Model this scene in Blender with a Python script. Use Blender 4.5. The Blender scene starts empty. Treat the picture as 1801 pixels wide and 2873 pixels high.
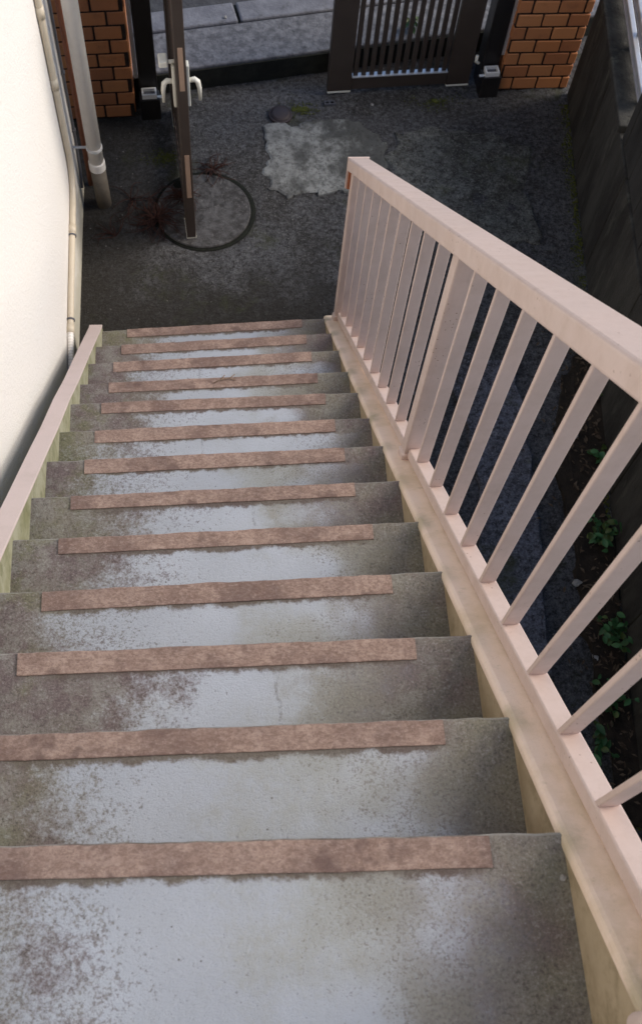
import bpy, bmesh, math, random
from mathutils import Vector, noise as mnoise
random.seed(7)
sc = bpy.context.scene
C = sc.collection
PI = math.pi

# ---------------------------------------------------------------- camera, sky, sun, exposure
cam = bpy.data.cameras.new('camera'); cam_o = bpy.data.objects.new('camera', cam); C.objects.link(cam_o)
cam_o.location = (0.4977, -2.7623, 4.0445)
cam_o.rotation_euler = (0.450711, -0.064643, -0.071263)
cam.sensor_fit = 'VERTICAL'; cam.sensor_height = 24.0; cam.lens = 24.0*3000/2873
cam.clip_start = 0.05; cam.clip_end = 1500
cam.dof.use_dof = True; cam.dof.focus_distance = 2.6; cam.dof.aperture_fstop = 5.6
sc.camera = cam_o

SUN_EL, SUN_AZ = math.radians(35), math.radians(84)      # azimuth from +Y towards +X
world = bpy.data.worlds.new('World'); sc.world = world; world.use_nodes = True
wn = world.node_tree.nodes; bg = wn['Background']
sky = wn.new('ShaderNodeTexSky'); sky.sky_type = 'NISHITA'; sky.sun_disc = False
sky.sun_elevation = SUN_EL; sky.sun_rotation = SUN_AZ
sky.air_density = 1.0; sky.dust_density = 0.7; sky.ozone_density = 1.0
world.node_tree.links.new(sky.outputs[0], bg.inputs[0]); bg.inputs[1].default_value = 0.15
sun = bpy.data.lights.new('sun', 'SUN'); sun_o = bpy.data.objects.new('sun', sun); C.objects.link(sun_o)
sun.energy = 2.6; sun.angle = math.radians(30); sun.color = (1.0, 0.90, 0.77)
sd = Vector((math.sin(SUN_AZ)*math.cos(SUN_EL), math.cos(SUN_AZ)*math.cos(SUN_EL), math.sin(SUN_EL)))
sun_o.rotation_euler = (-sd).to_track_quat('-Z', 'Y').to_euler()
sc.view_settings.view_transform = 'Standard'; sc.view_settings.look = 'None'
sc.view_settings.exposure = 0.33; sc.view_settings.gamma = 1.0

# ---------------------------------------------------------------- materials
class NB:
    """small node builder"""
    def __init__(s, name, rough=0.8, metal=0.0, spec=0.4):
        s.m = bpy.data.materials.new(name); s.m.use_nodes = True
        s.t = s.m.node_tree; s.n = s.t.nodes; s.b = s.n['Principled BSDF']
        s.b.inputs['Roughness'].default_value = rough; s.b.inputs['Metallic'].default_value = metal
        s.b.inputs['Specular IOR Level'].default_value = spec
        s.tc = s.n.new('ShaderNodeTexCoord')
    def link(s, a, b): s.t.links.new(a, b)
    def put(s, v, sock):
        if hasattr(v, 'is_linked') or hasattr(v, 'links'): s.link(v, sock)
        else: sock.default_value = v
    def coord(s, kind='Object', scale=(1,1,1), loc=(0,0,0)):
        mp = s.n.new('ShaderNodeMapping'); s.link(s.tc.outputs[kind], mp.inputs[0])
        mp.inputs['Scale'].default_value = scale; mp.inputs['Location'].default_value = loc
        return mp.outputs[0]
    def noise(s, scale, detail=4, rough=0.55, vec=None, dist=0.0):
        k = s.n.new('ShaderNodeTexNoise'); k.inputs['Scale'].default_value = scale
        k.inputs['Detail'].default_value = detail; k.inputs['Roughness'].default_value = rough
        k.inputs['Distortion'].default_value = dist
        s.link(vec if vec is not None else s.tc.outputs['Object'], k.inputs['Vector']); return k.outputs['Fac']
    def voro(s, scale, vec=None, feature='F1'):
        k = s.n.new('ShaderNodeTexVoronoi'); k.feature = feature; k.inputs['Scale'].default_value = scale
        s.link(vec if vec is not None else s.tc.outputs['Object'], k.inputs['Vector']); return k.outputs['Distance']
    def math(s, op, a, b=0.0, c=0.0, clamp=False):
        k = s.n.new('ShaderNodeMath'); k.operation = op; k.use_clamp = clamp
        s.put(a, k.inputs[0]); s.put(b, k.inputs[1])
        if len(k.inputs) > 2: s.put(c, k.inputs[2])
        return k.outputs[0]
    def step(s, v, a, b, lo=0.0, hi=1.0):
        k = s.n.new('ShaderNodeMapRange'); k.interpolation_type = 'SMOOTHSTEP'
        s.put(v, k.inputs['Value']); k.inputs['From Min'].default_value = a; k.inputs['From Max'].default_value = b
        k.inputs['To Min'].default_value = lo; k.inputs['To Max'].default_value = hi
        return k.outputs['Result']
    def mix(s, f, a, b, mode='MIX'):
        k = s.n.new('ShaderNodeMix'); k.data_type = 'RGBA'; k.blend_type = mode
        s.put(f, k.inputs[0])
        for v, sock in ((a, k.inputs[6]), (b, k.inputs[7])):
            if isinstance(v, tuple): sock.default_value = (*v[:3], 1)
            else: s.link(v, sock)
        return k.outputs[2]
    def sep(s, vec):
        k = s.n.new('ShaderNodeSeparateXYZ'); s.link(vec, k.inputs[0]); return k.outputs
    def attr(s, name):
        k = s.n.new('ShaderNodeAttribute'); k.attribute_name = name; return k
    def color(s, c):
        if isinstance(c, tuple): s.b.inputs['Base Color'].default_value = (*c[:3], 1)
        else: s.link(c, s.b.inputs['Base Color'])
        return s
    def rough(s, r): s.put(r, s.b.inputs['Roughness']); return s
    def bump(s, h, strength=0.4, dist=0.003):
        k = s.n.new('ShaderNodeBump'); k.inputs['Strength'].default_value = strength; k.inputs['Distance'].default_value = dist
        s.link(h, k.inputs['Height'])
        prev = s.b.inputs['Normal']
        if prev.is_linked: s.link(prev.links[0].from_socket, k.inputs['Normal'])
        s.link(k.outputs[0], s.b.inputs['Normal']); return s

M = {}
def m_tread():
    b = NB('tread_paint', 0.62, 0, 0.5)
    uv = b.sep(b.attr('stair').outputs['Vector'])            # u across, v metres behind the nosing, w seed
    u, v, w = uv[0], uv[1], uv[2]
    off = b.n.new('ShaderNodeCombineXYZ'); b.link(w, off.inputs[2]); b.link(w, off.inputs[0])
    va = b.n.new('ShaderNodeVectorMath'); va.operation = 'ADD'
    b.link(b.tc.outputs['Object'], va.inputs[0]); b.link(off.outputs[0], va.inputs[1])
    vec = va.outputs[0]
    def cen(x, k): return b.math('MULTIPLY', b.math('SUBTRACT', x, 0.5), k)
    big = b.noise(3.6, 3, 0.55, vec); med = b.noise(15, 6, 0.75, vec); fine = b.noise(95, 6, 0.8, vec); grit = b.noise(300, 3, 0.7, vec)
    jit = b.math('ADD', b.math('ADD', cen(big, 0.6), cen(med, 0.30)), cen(fine, 0.34))
    uj = b.math('ADD', u, jit)
    wl_ = b.math('MULTIPLY', b.math('SUBTRACT', b.math('FRACT', b.math('MULTIPLY', w, 2.71)), 0.5), 0.22)
    wr_ = b.math('MULTIPLY', b.math('SUBTRACT', b.math('FRACT', b.math('MULTIPLY', w, 4.13)), 0.5), 0.20)
    left = b.step(b.math('ADD', uj, wl_), 0.13, 0.34); right = b.step(b.math('ADD', uj, wr_), 0.70, 0.94, 1.0, 0.0)
    vj = b.math('ADD', v, b.math('ADD', cen(b.noise(24, 6, 0.75, vec), 0.05), cen(fine, 0.012)))
    back = b.step(vj, 0.050, 0.060)
    clean = b.math('MULTIPLY', b.math('MULTIPLY', left, right), back)
    # flaked specks grow denser towards the dirty margins
    margin = b.math('SUBTRACT', 1.0, b.math('MULTIPLY', b.step(uj, 0.25, 0.50), b.step(uj, 0.55, 0.78, 1, 0)))
    thr = b.math('SUBTRACT', fine, b.math('MULTIPLY', margin, 0.085))
    spk = b.noise(210, 5, 0.8, vec)
    thr = b.math('SUBTRACT', b.math('ADD', b.math('MULTIPLY', fine, 0.45), b.math('MULTIPLY', spk, 0.55)), b.math('MULTIPLY', margin, 0.085))
    speck = b.step(thr, 0.36, 0.42)
    clean = b.math('MULTIPLY', clean, b.math('MAXIMUM', speck, 0.35))
    light = b.mix(b.step(big, 0.35, 0.65), (0.39, 0.42, 0.475), (0.345, 0.37, 0.415))
    light = b.mix(cen(med, 0.9), light, (0.29, 0.30, 0.30))
    light = b.mix(b.math('MULTIPLY', b.step(grit, 0.60, 0.70), 0.35), light, (0.24, 0.235, 0.22))
    dirt = b.mix(b.step(big, 0.40, 0.60), (0.145, 0.108, 0.106), (0.20, 0.182, 0.142))
    dirt = b.mix(b.math('MULTIPLY', b.step(med, 0.40, 0.66), 0.8), dirt, (0.255, 0.245, 0.215))
    streak = b.noise(34, 8, 0.82, b.coord('Object', (1.0, 0.4, 1.0), (2.2, 0, 0)))
    dirt = b.mix(b.math('MULTIPLY', b.step(streak, 0.47, 0.64), 0.38), dirt, (0.11, 0.085, 0.082))
    dirt = b.mix(b.math('MULTIPLY', b.math('MULTIPLY', b.step(u, 0.86, 0.97), b.step(med, 0.4, 0.65)), 0.5), dirt, (0.07, 0.056, 0.048))
    green = b.math('MULTIPLY', b.math('MULTIPLY', b.step(b.noise(7, 5, 0.7, vec), 0.46, 0.62), b.math('MAXIMUM', b.step(u, 0.30, 0.05), b.step(u, 0.85, 0.98, 0, 0.35))), 0.65)
    dirt = b.mix(green, dirt, (0.135, 0.135, 0.058))
    dirt = b.mix(b.math('MULTIPLY', b.step(fine, 0.54, 0.66), 0.5), dirt, (0.31, 0.295, 0.28))
    dirt = b.mix(b.math('MULTIPLY', b.step(fine, 0.46, 0.36), 0.55), dirt, (0.065, 0.05, 0.045))
    tr = b.math('MULTIPLY', b.step(uj, 0.52, 0.72), b.step(big, 0.38, 0.56))
    light = b.mix(b.math('MULTIPLY', tr, 0.55), light, (0.275, 0.275, 0.225))
    gg = b.noise(190, 4, 0.8, vec)
    dirt = b.mix(b.math('MULTIPLY', b.step(gg, 0.40, 0.52, 1, 0), 0.35), dirt, (0.06, 0.048, 0.04))
    dirt = b.mix(b.math('MULTIPLY', b.step(gg, 0.55, 0.66), 0.3), dirt, (0.34, 0.33, 0.31))
    col = b.mix(clean, dirt, light)
    # brown line of dirt caught along the strip
    edge = b.math('MULTIPLY', b.step(vj, 0.062, 0.050), b.math('MULTIPLY', b.step(u, 0.12, 0.2), b.step(u, 0.9, 0.82)))
    col = b.mix(b.math('MULTIPLY', edge, 0.6), col, (0.095, 0.070, 0.058))
    cx = b.math('ADD', b.math('SUBTRACT', u, b.math('ADD', 0.42, b.math('MULTIPLY', b.math('FRACT', b.math('MULTIPLY', w, 1.93)), 0.2))), b.math('ADD', cen(med, 0.03), cen(b.noise(40, 4, 0.7, vec), 0.02)))
    crack = b.math('MULTIPLY', b.step(b.math('ABSOLUTE', cx), 0.006, 0.0015), b.step(fine, 0.42, 0.55))
    crack = b.math('MULTIPLY', crack, b.math('GREATER_THAN', b.math('FRACT', b.math('MULTIPLY', w, 3.37)), 0.66))
    col = b.mix(b.math('MULTIPLY', crack, 0.38), col, (0.10, 0.09, 0.075))
    worn = b.math('MULTIPLY', b.step(b.math('ADD', v, cen(fine, 0.006)), 0.0065, 0.0025), b.step(med, 0.38, 0.6))
    col = b.mix(b.math('MULTIPLY', worn, 0.55), col, (0.36, 0.345, 0.32))
    pits = b.step(b.voro(42, vec), 0.05, 0.09, 1.0, 0.0)
    pits = b.math('MULTIPLY', pits, b.step(b.noise(9, 2, 0.5, vec), 0.47, 0.6))
    col = b.mix(b.math('MULTIPLY', pits, 0.8), col, (0.075, 0.065, 0.05))
    b.color(col); b.rough(b.math('SUBTRACT', 0.80, b.math('MULTIPLY', clean, 0.34)))
    b.bump(b.math('ADD', b.math('MULTIPLY', fine, 0.7), b.math('MULTIPLY', grit, 0.35)), 0.75, 0.005)
    b.bump(pits, -0.4, 0.002)
    return b.m
def m_strip():
    b = NB('anti_slip_strip', 0.9, 0, 0.25)
    f = b.noise(130, 6, 0.8, b.coord('Object', (0.8, 1.25, 1))); md = b.noise(6.5, 5, 0.7); g = b.noise(38, 5, 0.75)
    c = b.mix(b.step(md, 0.34, 0.62), (0.20, 0.14, 0.122), (0.40, 0.29, 0.238))
    c = b.mix(b.math('MULTIPLY', b.step(g, 0.40, 0.60, 1, 0), 0.45), c, (0.21, 0.135, 0.11))
    c = b.mix(b.math('MULTIPLY', b.step(f, 0.42, 0.53, 1, 0), 0.42), c, (0.13, 0.08, 0.062))
    c = b.mix(b.math('MULTIPLY', b.step(f, 0.54, 0.66), 0.38), c, (0.50, 0.39, 0.335))
    c = b.mix(b.math('MULTIPLY', b.step(b.noise(11, 4, 0.6, b.coord('Object', (1,1,1), (7,3,1))), 0.60, 0.68), 0.6), c, (0.13, 0.085, 0.075))
    b.color(c).bump(f, 0.8, 0.004); return b.m
def m_paint(name, col, dirt, amt=0.5, bump=0.12, scale=7, rough=0.5):
    b = NB(name, rough, 0, 0.45)
    n = b.noise(scale, 6, 0.68); f = b.noise(120, 3, 0.7); s = b.voro(38)
    c = b.mix(b.math('MULTIPLY', b.step(n, 0.46, 0.72), amt), col, dirt)
    pit = b.math('MULTIPLY', b.step(s, 0.05, 0.09, 1, 0), b.step(b.noise(5, 2), 0.52, 0.62))
    c = b.mix(b.math('MULTIPLY', pit, 0.6), c, tuple(x*0.4 for x in dirt))
    b.color(c).bump(f, bump, 0.0015); return b.m
def m_stringer(name, cream, stain, mossc):
    b = NB(name, 0.75, 0, 0.3)
    n = b.noise(5.5, 6, 0.7); f = b.noise(90, 4, 0.7); g = b.noise(19, 5, 0.7)
    c = b.mix(b.step(n, 0.38, 0.64), cream, stain)
    c = b.mix(b.math('MULTIPLY', b.step(g, 0.48, 0.68), 0.6), c, mossc)
    b.color(c).bump(f, 0.35, 0.003); return b.m
def m_stucco():
    b = NB('white_stucco', 0.9, 0, 0.25)
    f = b.noise(75, 5, 0.7); g = b.noise(260, 3, 0.6); n = b.noise(1.6, 4, 0.6)
    z = b.sep(b.tc.outputs['Object'])[2]
    grime = b.math('MULTIPLY', b.step(b.math('ADD', z, b.math('MULTIPLY', b.noise(6, 5, 0.7), 0.5)), 0.30, 0.62, 1, 0), 0.75)
    c = b.mix(b.math('MULTIPLY', n, 0.25), (0.85, 0.81, 0.765), (0.79, 0.76, 0.72))
    c = b.mix(grime, c, (0.42, 0.39, 0.29))
    spots = b.math('MULTIPLY', b.step(b.voro(9), 0.03, 0.045, 1, 0), 0.35)
    c = b.mix(spots, c, (0.45, 0.4, 0.33))
    b.color(c).bump(b.math('ADD', f, b.math('MULTIPLY', g, 0.35)), 0.7, 0.008); return b.m
def m_ground(name='wet_concrete', gain=None):
    b = NB(name, 0.8, 0, 0.35)
    n = b.noise(1.5, 5, 0.62); md = b.noise(8, 6, 0.72); f = b.noise(42, 6, 0.8); g = b.noise(120, 5, 0.8)
    p = b.sep(b.tc.outputs['Object'])
    c = b.mix(b.step(n, 0.36, 0.62), (0.050, 0.046, 0.044), (0.112, 0.114, 0.125))
    c = b.mix(b.math('MULTIPLY', b.step(md, 0.42, 0.66), 0.6), c, (0.165, 0.165, 0.175))
    c = b.mix(b.math('MULTIPLY', b.step(f, 0.40, 0.53, 1, 0), 0.8), c, (0.022, 0.019, 0.017))
    c = b.mix(b.math('MULTIPLY', b.step(f, 0.53, 0.64), 0.6), c, (0.22, 0.22, 0.225))
    c = b.mix(b.math('MULTIPLY', b.step(g, 0.55, 0.64), 0.7), c, (0.30, 0.295, 0.29))
    c = b.mix(b.math('MULTIPLY', b.step(g, 0.36, 0.46, 1, 0), 0.8), c, (0.014, 0.013, 0.011))
    # shade painted into the ground colour by the house foot and the stair foot
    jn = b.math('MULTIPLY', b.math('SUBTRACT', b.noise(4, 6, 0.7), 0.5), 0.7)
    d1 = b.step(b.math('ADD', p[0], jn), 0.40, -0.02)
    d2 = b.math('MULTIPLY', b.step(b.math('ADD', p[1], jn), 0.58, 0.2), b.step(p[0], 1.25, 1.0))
    foot_shade = b.math('MAXIMUM', d1, d2)
    c = b.mix(b.math('MULTIPLY', foot_shade, 0.78), c, (0.024, 0.020, 0.015))
    moss = b.math('MULTIPLY', b.step(b.noise(2.7, 6, 0.72, b.coord('Object', (1,1,1), (3.1, 1.7, 0))), 0.55, 0.67), b.step(md, 0.3, 0.6, 0.3, 0.75))
    c = b.mix(moss, c, (0.050, 0.055, 0.020))
    if gain: c = b.mix(1.0, c, gain, 'MULTIPLY')
    b.color(c).rough(b.step(md, 0.3, 0.7, 0.60, 0.9)).bump(b.math('ADD', f, b.math('MULTIPLY', g, 0.6)), 1.0, 0.022); return b.m
def m_patch():
    b = NB('pale_mortar', 0.88, 0, 0.3)
    md = b.noise(6, 6, 0.72); f = b.noise(55, 5, 0.75)
    x = b.sep(b.tc.outputs['Object'])[0]
    c = b.mix(b.step(md, 0.40, 0.64), (0.27, 0.275, 0.265), (0.14, 0.14, 0.135))
    wear = b.step(b.math('ADD', x, b.math('MULTIPLY', b.math('SUBTRACT', md, 0.5), 1.5)), 0.88, 1.25)
    c = b.mix(b.math('MULTIPLY', wear, 0.85), c, (0.066, 0.067, 0.063))
    c = b.mix(b.math('MULTIPLY', b.step(f, 0.38, 0.52, 1, 0), 0.6), c, (0.045, 0.042, 0.038))
    b.color(c).bump(f, 0.8, 0.008); return b.m
def m_dark(name, c1, c2, scale=4, rough=0.85, bump=0.6, stretch=(1,1,1), c3=None):
    b = NB(name, rough, 0, 0.3)
    vec = b.coord('Object', stretch)
    n = b.noise(scale, 6, 0.7, vec); f = b.noise(60, 4, 0.7)
    c = b.mix(b.step(n, 0.36, 0.66), c1, c2)
    if c3: c = b.mix(b.math('MULTIPLY', b.step(b.noise(scale*1.9, 5, 0.7, b.coord('Object', stretch, (5, 2, 8))), 0.55, 0.7), 0.8), c, c3)
    b.color(c).bump(f, bump, 0.006); return b.m
def m_brick():
    b = NB('orange_brick', 0.72, 0, 0.35)
    oi = b.n.new('ShaderNodeObjectInfo'); r = oi.outputs['Random']
    c = b.mix(r, (0.50, 0.195, 0.075), (0.36, 0.14, 0.062))
    c = b.mix(b.math('MULTIPLY', b.step(b.math('FRACT', b.math('MULTIPLY', r, 7.31)), 0.6, 1.0), 0.6), c, (0.54, 0.24, 0.10))
    vec = b.n.new('ShaderNodeVectorMath'); vec.operation = 'ADD'
    b.link(b.tc.outputs['Object'], vec.inputs[0]); b.link(oi.outputs['Location'], vec.inputs[1])
    n = b.noise(14, 5, 0.7, vec.outputs[0]); f = b.noise(140, 3, 0.7, vec.outputs[0])
    c = b.mix(b.math('MULTIPLY', b.step(n, 0.5, 0.75), 0.5), c, (0.22, 0.09, 0.05))
    b.color(c).bump(f, 0.35, 0.002); return b.m
def m_metal(name, col, rough=0.4, metal=0.0, dirt=None, spec=0.5):
    b = NB(name, rough, metal, spec)
    n = b.noise(11, 5, 0.7); f = b.noise(160, 2, 0.6)
    c = b.mix(b.math('MULTIPLY', b.step(n, 0.45, 0.75), 0.6), col, dirt or tuple(x*0.6 for x in col))
    b.color(c).rough(b.step(n, 0.3, 0.7, rough*0.85, min(1, rough*1.25))).bump(f, 0.08, 0.001); return b.m
def m_leaf(name, col):
    b = NB(name, 0.5, 0, 0.4)
    oi = b.n.new('ShaderNodeObjectInfo')
    c = b.mix(oi.outputs['Random'], col, tuple(x*0.5 for x in col)); b.color(c)
    b.b.inputs['Subsurface Weight'].default_value = 0.0; return b.m

M['tread'] = m_tread(); M['strip'] = m_strip()
def m_rail():
    b = NB('pink_cream_paint', 0.55, 0, 0.45)
    n = b.noise(9, 6, 0.7); f = b.noise(130, 4, 0.75); big = b.noise(2.2, 4, 0.6)
    c = b.mix(b.step(n, 0.36, 0.76), (0.60, 0.475, 0.43), (0.53, 0.41, 0.36))
    c = b.mix(b.math('MULTIPLY', b.step(big, 0.45, 0.7), 0.35), c, (0.50, 0.40, 0.36))
    streak = b.noise(30, 5, 0.75, b.coord('Object', (1.0, 1.0, 0.12)))
    c = b.mix(b.math('MULTIPLY', b.step(streak, 0.52, 0.70), 0.2), c, (0.40, 0.30, 0.24))
    chip = b.math('MULTIPLY', b.step(b.voro(70), 0.10, 0.17, 1, 0), b.step(b.noise(7, 4, 0.7), 0.52, 0.62))
    c = b.mix(b.math('MULTIPLY', chip, 0.75), c, (0.20, 0.11, 0.075))
    b.color(c).rough(b.step(n, 0.3, 0.7, 0.45, 0.7)).bump(f, 0.22, 0.0015).bump(chip, -0.3, 0.001); return b.m
def m_cap():
    b = NB('cream_cap_paint', 0.65, 0, 0.35)
    n = b.noise(6, 6, 0.7); f = b.noise(110, 5, 0.75); g = b.noise(34, 5, 0.75)
    p = b.sep(b.tc.outputs['Object'])
    c = b.mix(b.step(n, 0.42, 0.66), (0.80, 0.635, 0.52), (0.68, 0.53, 0.39))
    fr = b.math('FRACT', b.math('ADD', b.math('DIVIDE', p[2], 0.190508), b.math('ADD', 0.35, b.math('MULTIPLY', b.math('SUBTRACT', n, 0.5), 0.35))))
    drip = b.math('MULTIPLY', b.math('MULTIPLY', b.step(fr, 0.15, 0.34), b.step(fr, 0.60, 0.40)), b.step(b.math('ADD', p[0], b.math('MULTIPLY', b.math('SUBTRACT', g, 0.5), 0.08)), 1.010, 0.968))
    c = b.mix(b.math('MULTIPLY', b.math('MULTIPLY', drip, b.step(b.noise(2.3, 2), 0.3, 0.6, 0.25, 1.0)), 0.62), c, (0.27, 0.235, 0.12))
    c = b.mix(b.math('MULTIPLY', b.step(g, 0.56, 0.70), 0.4), c, (0.42, 0.35, 0.22))
    b.color(c).bump(f, 0.5, 0.003); return b.m
M['rail'] = m_rail(); M['cap'] = m_cap()
M['capL'] = m_paint('pale_pink_cap_paint', (0.58, 0.475, 0.445), (0.47, 0.385, 0.35), 0.5, 0.25, 6, 0.65)
M['stringR'] = m_stringer('tan_concrete', (0.40, 0.315, 0.21), (0.29, 0.22, 0.135), (0.20, 0.155, 0.085))
M['stringL'] = m_stringer('mossy_cream_concrete', (0.38, 0.365, 0.265), (0.24, 0.235, 0.13), (0.15, 0.15, 0.07))
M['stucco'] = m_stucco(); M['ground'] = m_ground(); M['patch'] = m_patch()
M['pave'] = m_dark('grey_pavement_concrete', (0.11, 0.108, 0.115), (0.22, 0.215, 0.225), 22, 0.85, 1.0, c3=(0.06, 0.058, 0.06))
M['kerb'] = m_dark('kerb_concrete', (0.15, 0.15, 0.17), (0.23, 0.23, 0.25), 7, 0.85, 0.8, c3=(0.09, 0.09, 0.09))
M['riser'] = m_dark('shade_black_concrete', (0.014, 0.013, 0.010), (0.028, 0.028, 0.02), 6, 0.9, 0.6)  # near-black: riser's shade put into the colour; also fills the kerb joints
M['rock'] = m_ground('lumpy_blue_grey_concrete', (1.55, 1.6, 1.8)); M['mossy'] = m_ground('mossy_worn_concrete', (1.4, 1.42, 1.25))
M['road'] = m_dark('asphalt', (0.05, 0.05, 0.055), (0.08, 0.08, 0.085), 20, 0.9, 0.9)
M['wallR'] = m_dark('stained_block_concrete', (0.022, 0.020, 0.018), (0.056, 0.053, 0.047), 6, 0.9, 0.9, (1, 1, 0.22), (0.085, 0.083, 0.068))
M['wallT'] = m_dark('dark_stained_panel', (0.020, 0.019, 0.018), (0.042, 0.040, 0.038), 5, 0.9, 0.5, (1, 1, 0.2))
M['brick'] = m_brick()
M['mortar'] = m_dark('dark_mortar', (0.020, 0.012, 0.009), (0.04, 0.026, 0.02), 20, 0.95, 0.5)
M['brown'] = m_metal('dark_brown_aluminium', (0.050, 0.036, 0.029), 0.42, 0.0, (0.066, 0.05, 0.041))
M['black'] = m_metal('black_brown_aluminium', (0.014, 0.012, 0.012), 0.4, 0.0, (0.024, 0.02, 0.02))
M['silver'] = m_metal('bare_aluminium', (0.62, 0.62, 0.64), 0.35, 0.55, (0.40, 0.39, 0.37))
M['ivory'] = m_metal('ivory_plastic', (0.72, 0.70, 0.62), 0.4, 0.0, (0.58, 0.54, 0.44))
M['whitep'] = m_metal('white_plastic', (0.72, 0.72, 0.72), 0.4, 0.0, (0.55, 0.54, 0.5))
M['tape'] = m_metal('tan_tape', (0.36, 0.24, 0.17), 0.6, 0.0, (0.31, 0.20, 0.14))
M['pipe'] = m_metal('beige_conduit', (0.60, 0.52, 0.40), 0.45, 0.0, (0.47, 0.40, 0.29))
M['dpipe'] = m_metal('white_downpipe', (0.84, 0.80, 0.75), 0.4, 0.0, (0.72, 0.68, 0.62))
M['dpipe2'] = m_metal('grimy_downpipe', (0.16, 0.135, 0.105), 0.7, 0.0, (0.08, 0.07, 0.055))
M['cable'] = m_metal('grey_cable', (0.10, 0.10, 0.115), 0.5)
M['redpipe'] = m_metal('rust_red_pipe', (0.24, 0.085, 0.045), 0.6, 0.0, (0.15, 0.06, 0.035))
M['rust'] = m_metal('rust', (0.30, 0.10, 0.045), 0.85, 0.0, (0.16, 0.06, 0.03))
M['iron'] = m_metal('old_iron', (0.045, 0.034, 0.036), 0.6, 0.2, (0.075, 0.055, 0.05))
M['lid'] = m_dark('manhole_concrete', (0.040, 0.037, 0.036), (0.105, 0.102, 0.103), 26, 0.85, 1.0, c3=(0.17, 0.165, 0.16))
M['gapm'] = m_dark('wet_moss_gap', (0.003, 0.0035, 0.002), (0.009, 0.011, 0.005), 30, 0.8, 0.6)
M['leafA'] = m_leaf('weed_leaf', (0.05, 0.15, 0.045)); M['leafB'] = m_leaf('olive_leaf', (0.075, 0.11, 0.025))
M['moss'] = m_dark('moss', (0.055, 0.062, 0.012), (0.105, 0.115, 0.025), 30, 0.95, 0.9)
M['twig'] = m_dark('dry_root', (0.030, 0.012, 0.009), (0.060, 0.024, 0.018), 30, 0.9, 0.3)
M['twigL'] = m_dark('dry_twig', (0.30, 0.22, 0.15), (0.18, 0.12, 0.08), 60, 0.9, 0.3)
M['stone'] = m_dark('pebble_stone', (0.22, 0.21, 0.20), (0.36, 0.35, 0.33), 20, 0.9, 0.4)
M['grit'] = m_dark('gravel_grit', (0.07, 0.068, 0.066), (0.26, 0.25, 0.24), 35, 0.9, 0.3)
M['litter'] = m_dark('dead_leaves', (0.05, 0.032, 0.02), (0.13, 0.095, 0.065), 25, 0.9, 0.2)
M['earth'] = m_dark('litter_earth', (0.016, 0.012, 0.009), (0.035, 0.026, 0.018), 16, 0.95, 0.9)

# ---------------------------------------------------------------- mesh helpers
def obj(name, verts, faces, mat, parent=None, smooth=False, loc=None):
    me = bpy.data.meshes.new(name); me.from_pydata([tuple(v) for v in verts], [], faces); me.update()
    return link(name, me, mat, parent, smooth, loc)
def link(name, me, mat, parent=None, smooth=False, loc=None, rot=None):
    if mat and not me.materials: me.materials.append(M[mat])
    if smooth:
        for p in me.polygons: p.use_smooth = True
    o = bpy.data.objects.new(name, me); C.objects.link(o)
    if parent: o.parent = parent
    if loc: o.location = loc
    if rot: o.rotation_euler = rot
    return o
def from_bm(name, bm, mat, parent=None, bevel=0.0, seg=2, smooth=False, loc=None, rot=None):
    bmesh.ops.recalc_face_normals(bm, faces=bm.faces)
    if bevel > 0:
        es = [e for e in bm.edges if len(e.link_faces) == 2 and e.calc_face_angle() > 0.5]
        bmesh.ops.bevel(bm, geom=es, offset=bevel, segments=seg, affect='EDGES', profile=0.5, clamp_overlap=True)
    me = bpy.data.meshes.new(name); bm.to_mesh(me); bm.free()
    o = link(name, me, mat, parent, smooth, loc, rot)
    return o
def box_bm(x0, x1, y0, y1, z0, z1, bm=None):
    bm = bm or bmesh.new()
    vs = [bm.verts.new(p) for p in ((x0,y0,z0),(x1,y0,z0),(x1,y1,z0),(x0,y1,z0),(x0,y0,z1),(x1,y0,z1),(x1,y1,z1),(x0,y1,z1))]
    for f in ((3,2,1,0),(4,5,6,7),(0,1,5,4),(1,2,6,5),(2,3,7,6),(3,0,4,7)): bm.faces.new([vs[i] for i in f])
    return bm
def box(name, x0, x1, y0, y1, z0, z1, mat, parent=None, bevel=0.0, seg=2, rot=None, loc=None):
    return from_bm(name, box_bm(x0,x1,y0,y1,z0,z1), mat, parent, bevel, seg, False, loc, rot)
def prism_x(pts, x0, x1):
    """polygon in (y, z) extruded along x"""
    bm = bmesh.new(); a = [bm.verts.new((x0, y, z)) for y, z in pts]; b = [bm.verts.new((x1, y, z)) for y, z in pts]
    n = len(pts); bm.faces.new(a); bm.faces.new(list(reversed(b)))
    for i in range(n): bm.faces.new((a[i], b[i], b[(i+1) % n], a[(i+1) % n]))
    return bm
def tube(pts, r, n=12, caps=True):
    """verts, faces of a tube swept along pts; r a number or a list"""
    P = [Vector(p) for p in pts]; V = []; F = []
    up = None
    for i, p in enumerate(P):
        d = (P[min(i+1, len(P)-1)] - P[max(i-1, 0)]).normalized()
        if up is None: up = d.orthogonal().normalized()
        up = (up - d*up.dot(d)).normalized(); s = d.cross(up)
        rr = r[i] if isinstance(r, (list, tuple)) else r
        for k in range(n):
            a = 2*PI*k/n; V.append(p + (up*math.cos(a) + s*math.sin(a))*rr)
    for i in range(len(P)-1):
        for k in range(n):
            F.append((i*n+k, i*n+(k+1) % n, (i+1)*n+(k+1) % n, (i+1)*n+k))
    if caps: F.append(tuple(reversed(range(n)))); F.append(tuple((len(P)-1)*n+k for k in range(n)))
    return V, F
def tube_obj(name, pts, r, mat, parent=None, n=12): 
    V, F = tube(pts, r, n); return obj(name, V, F, mat, parent, True)
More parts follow.
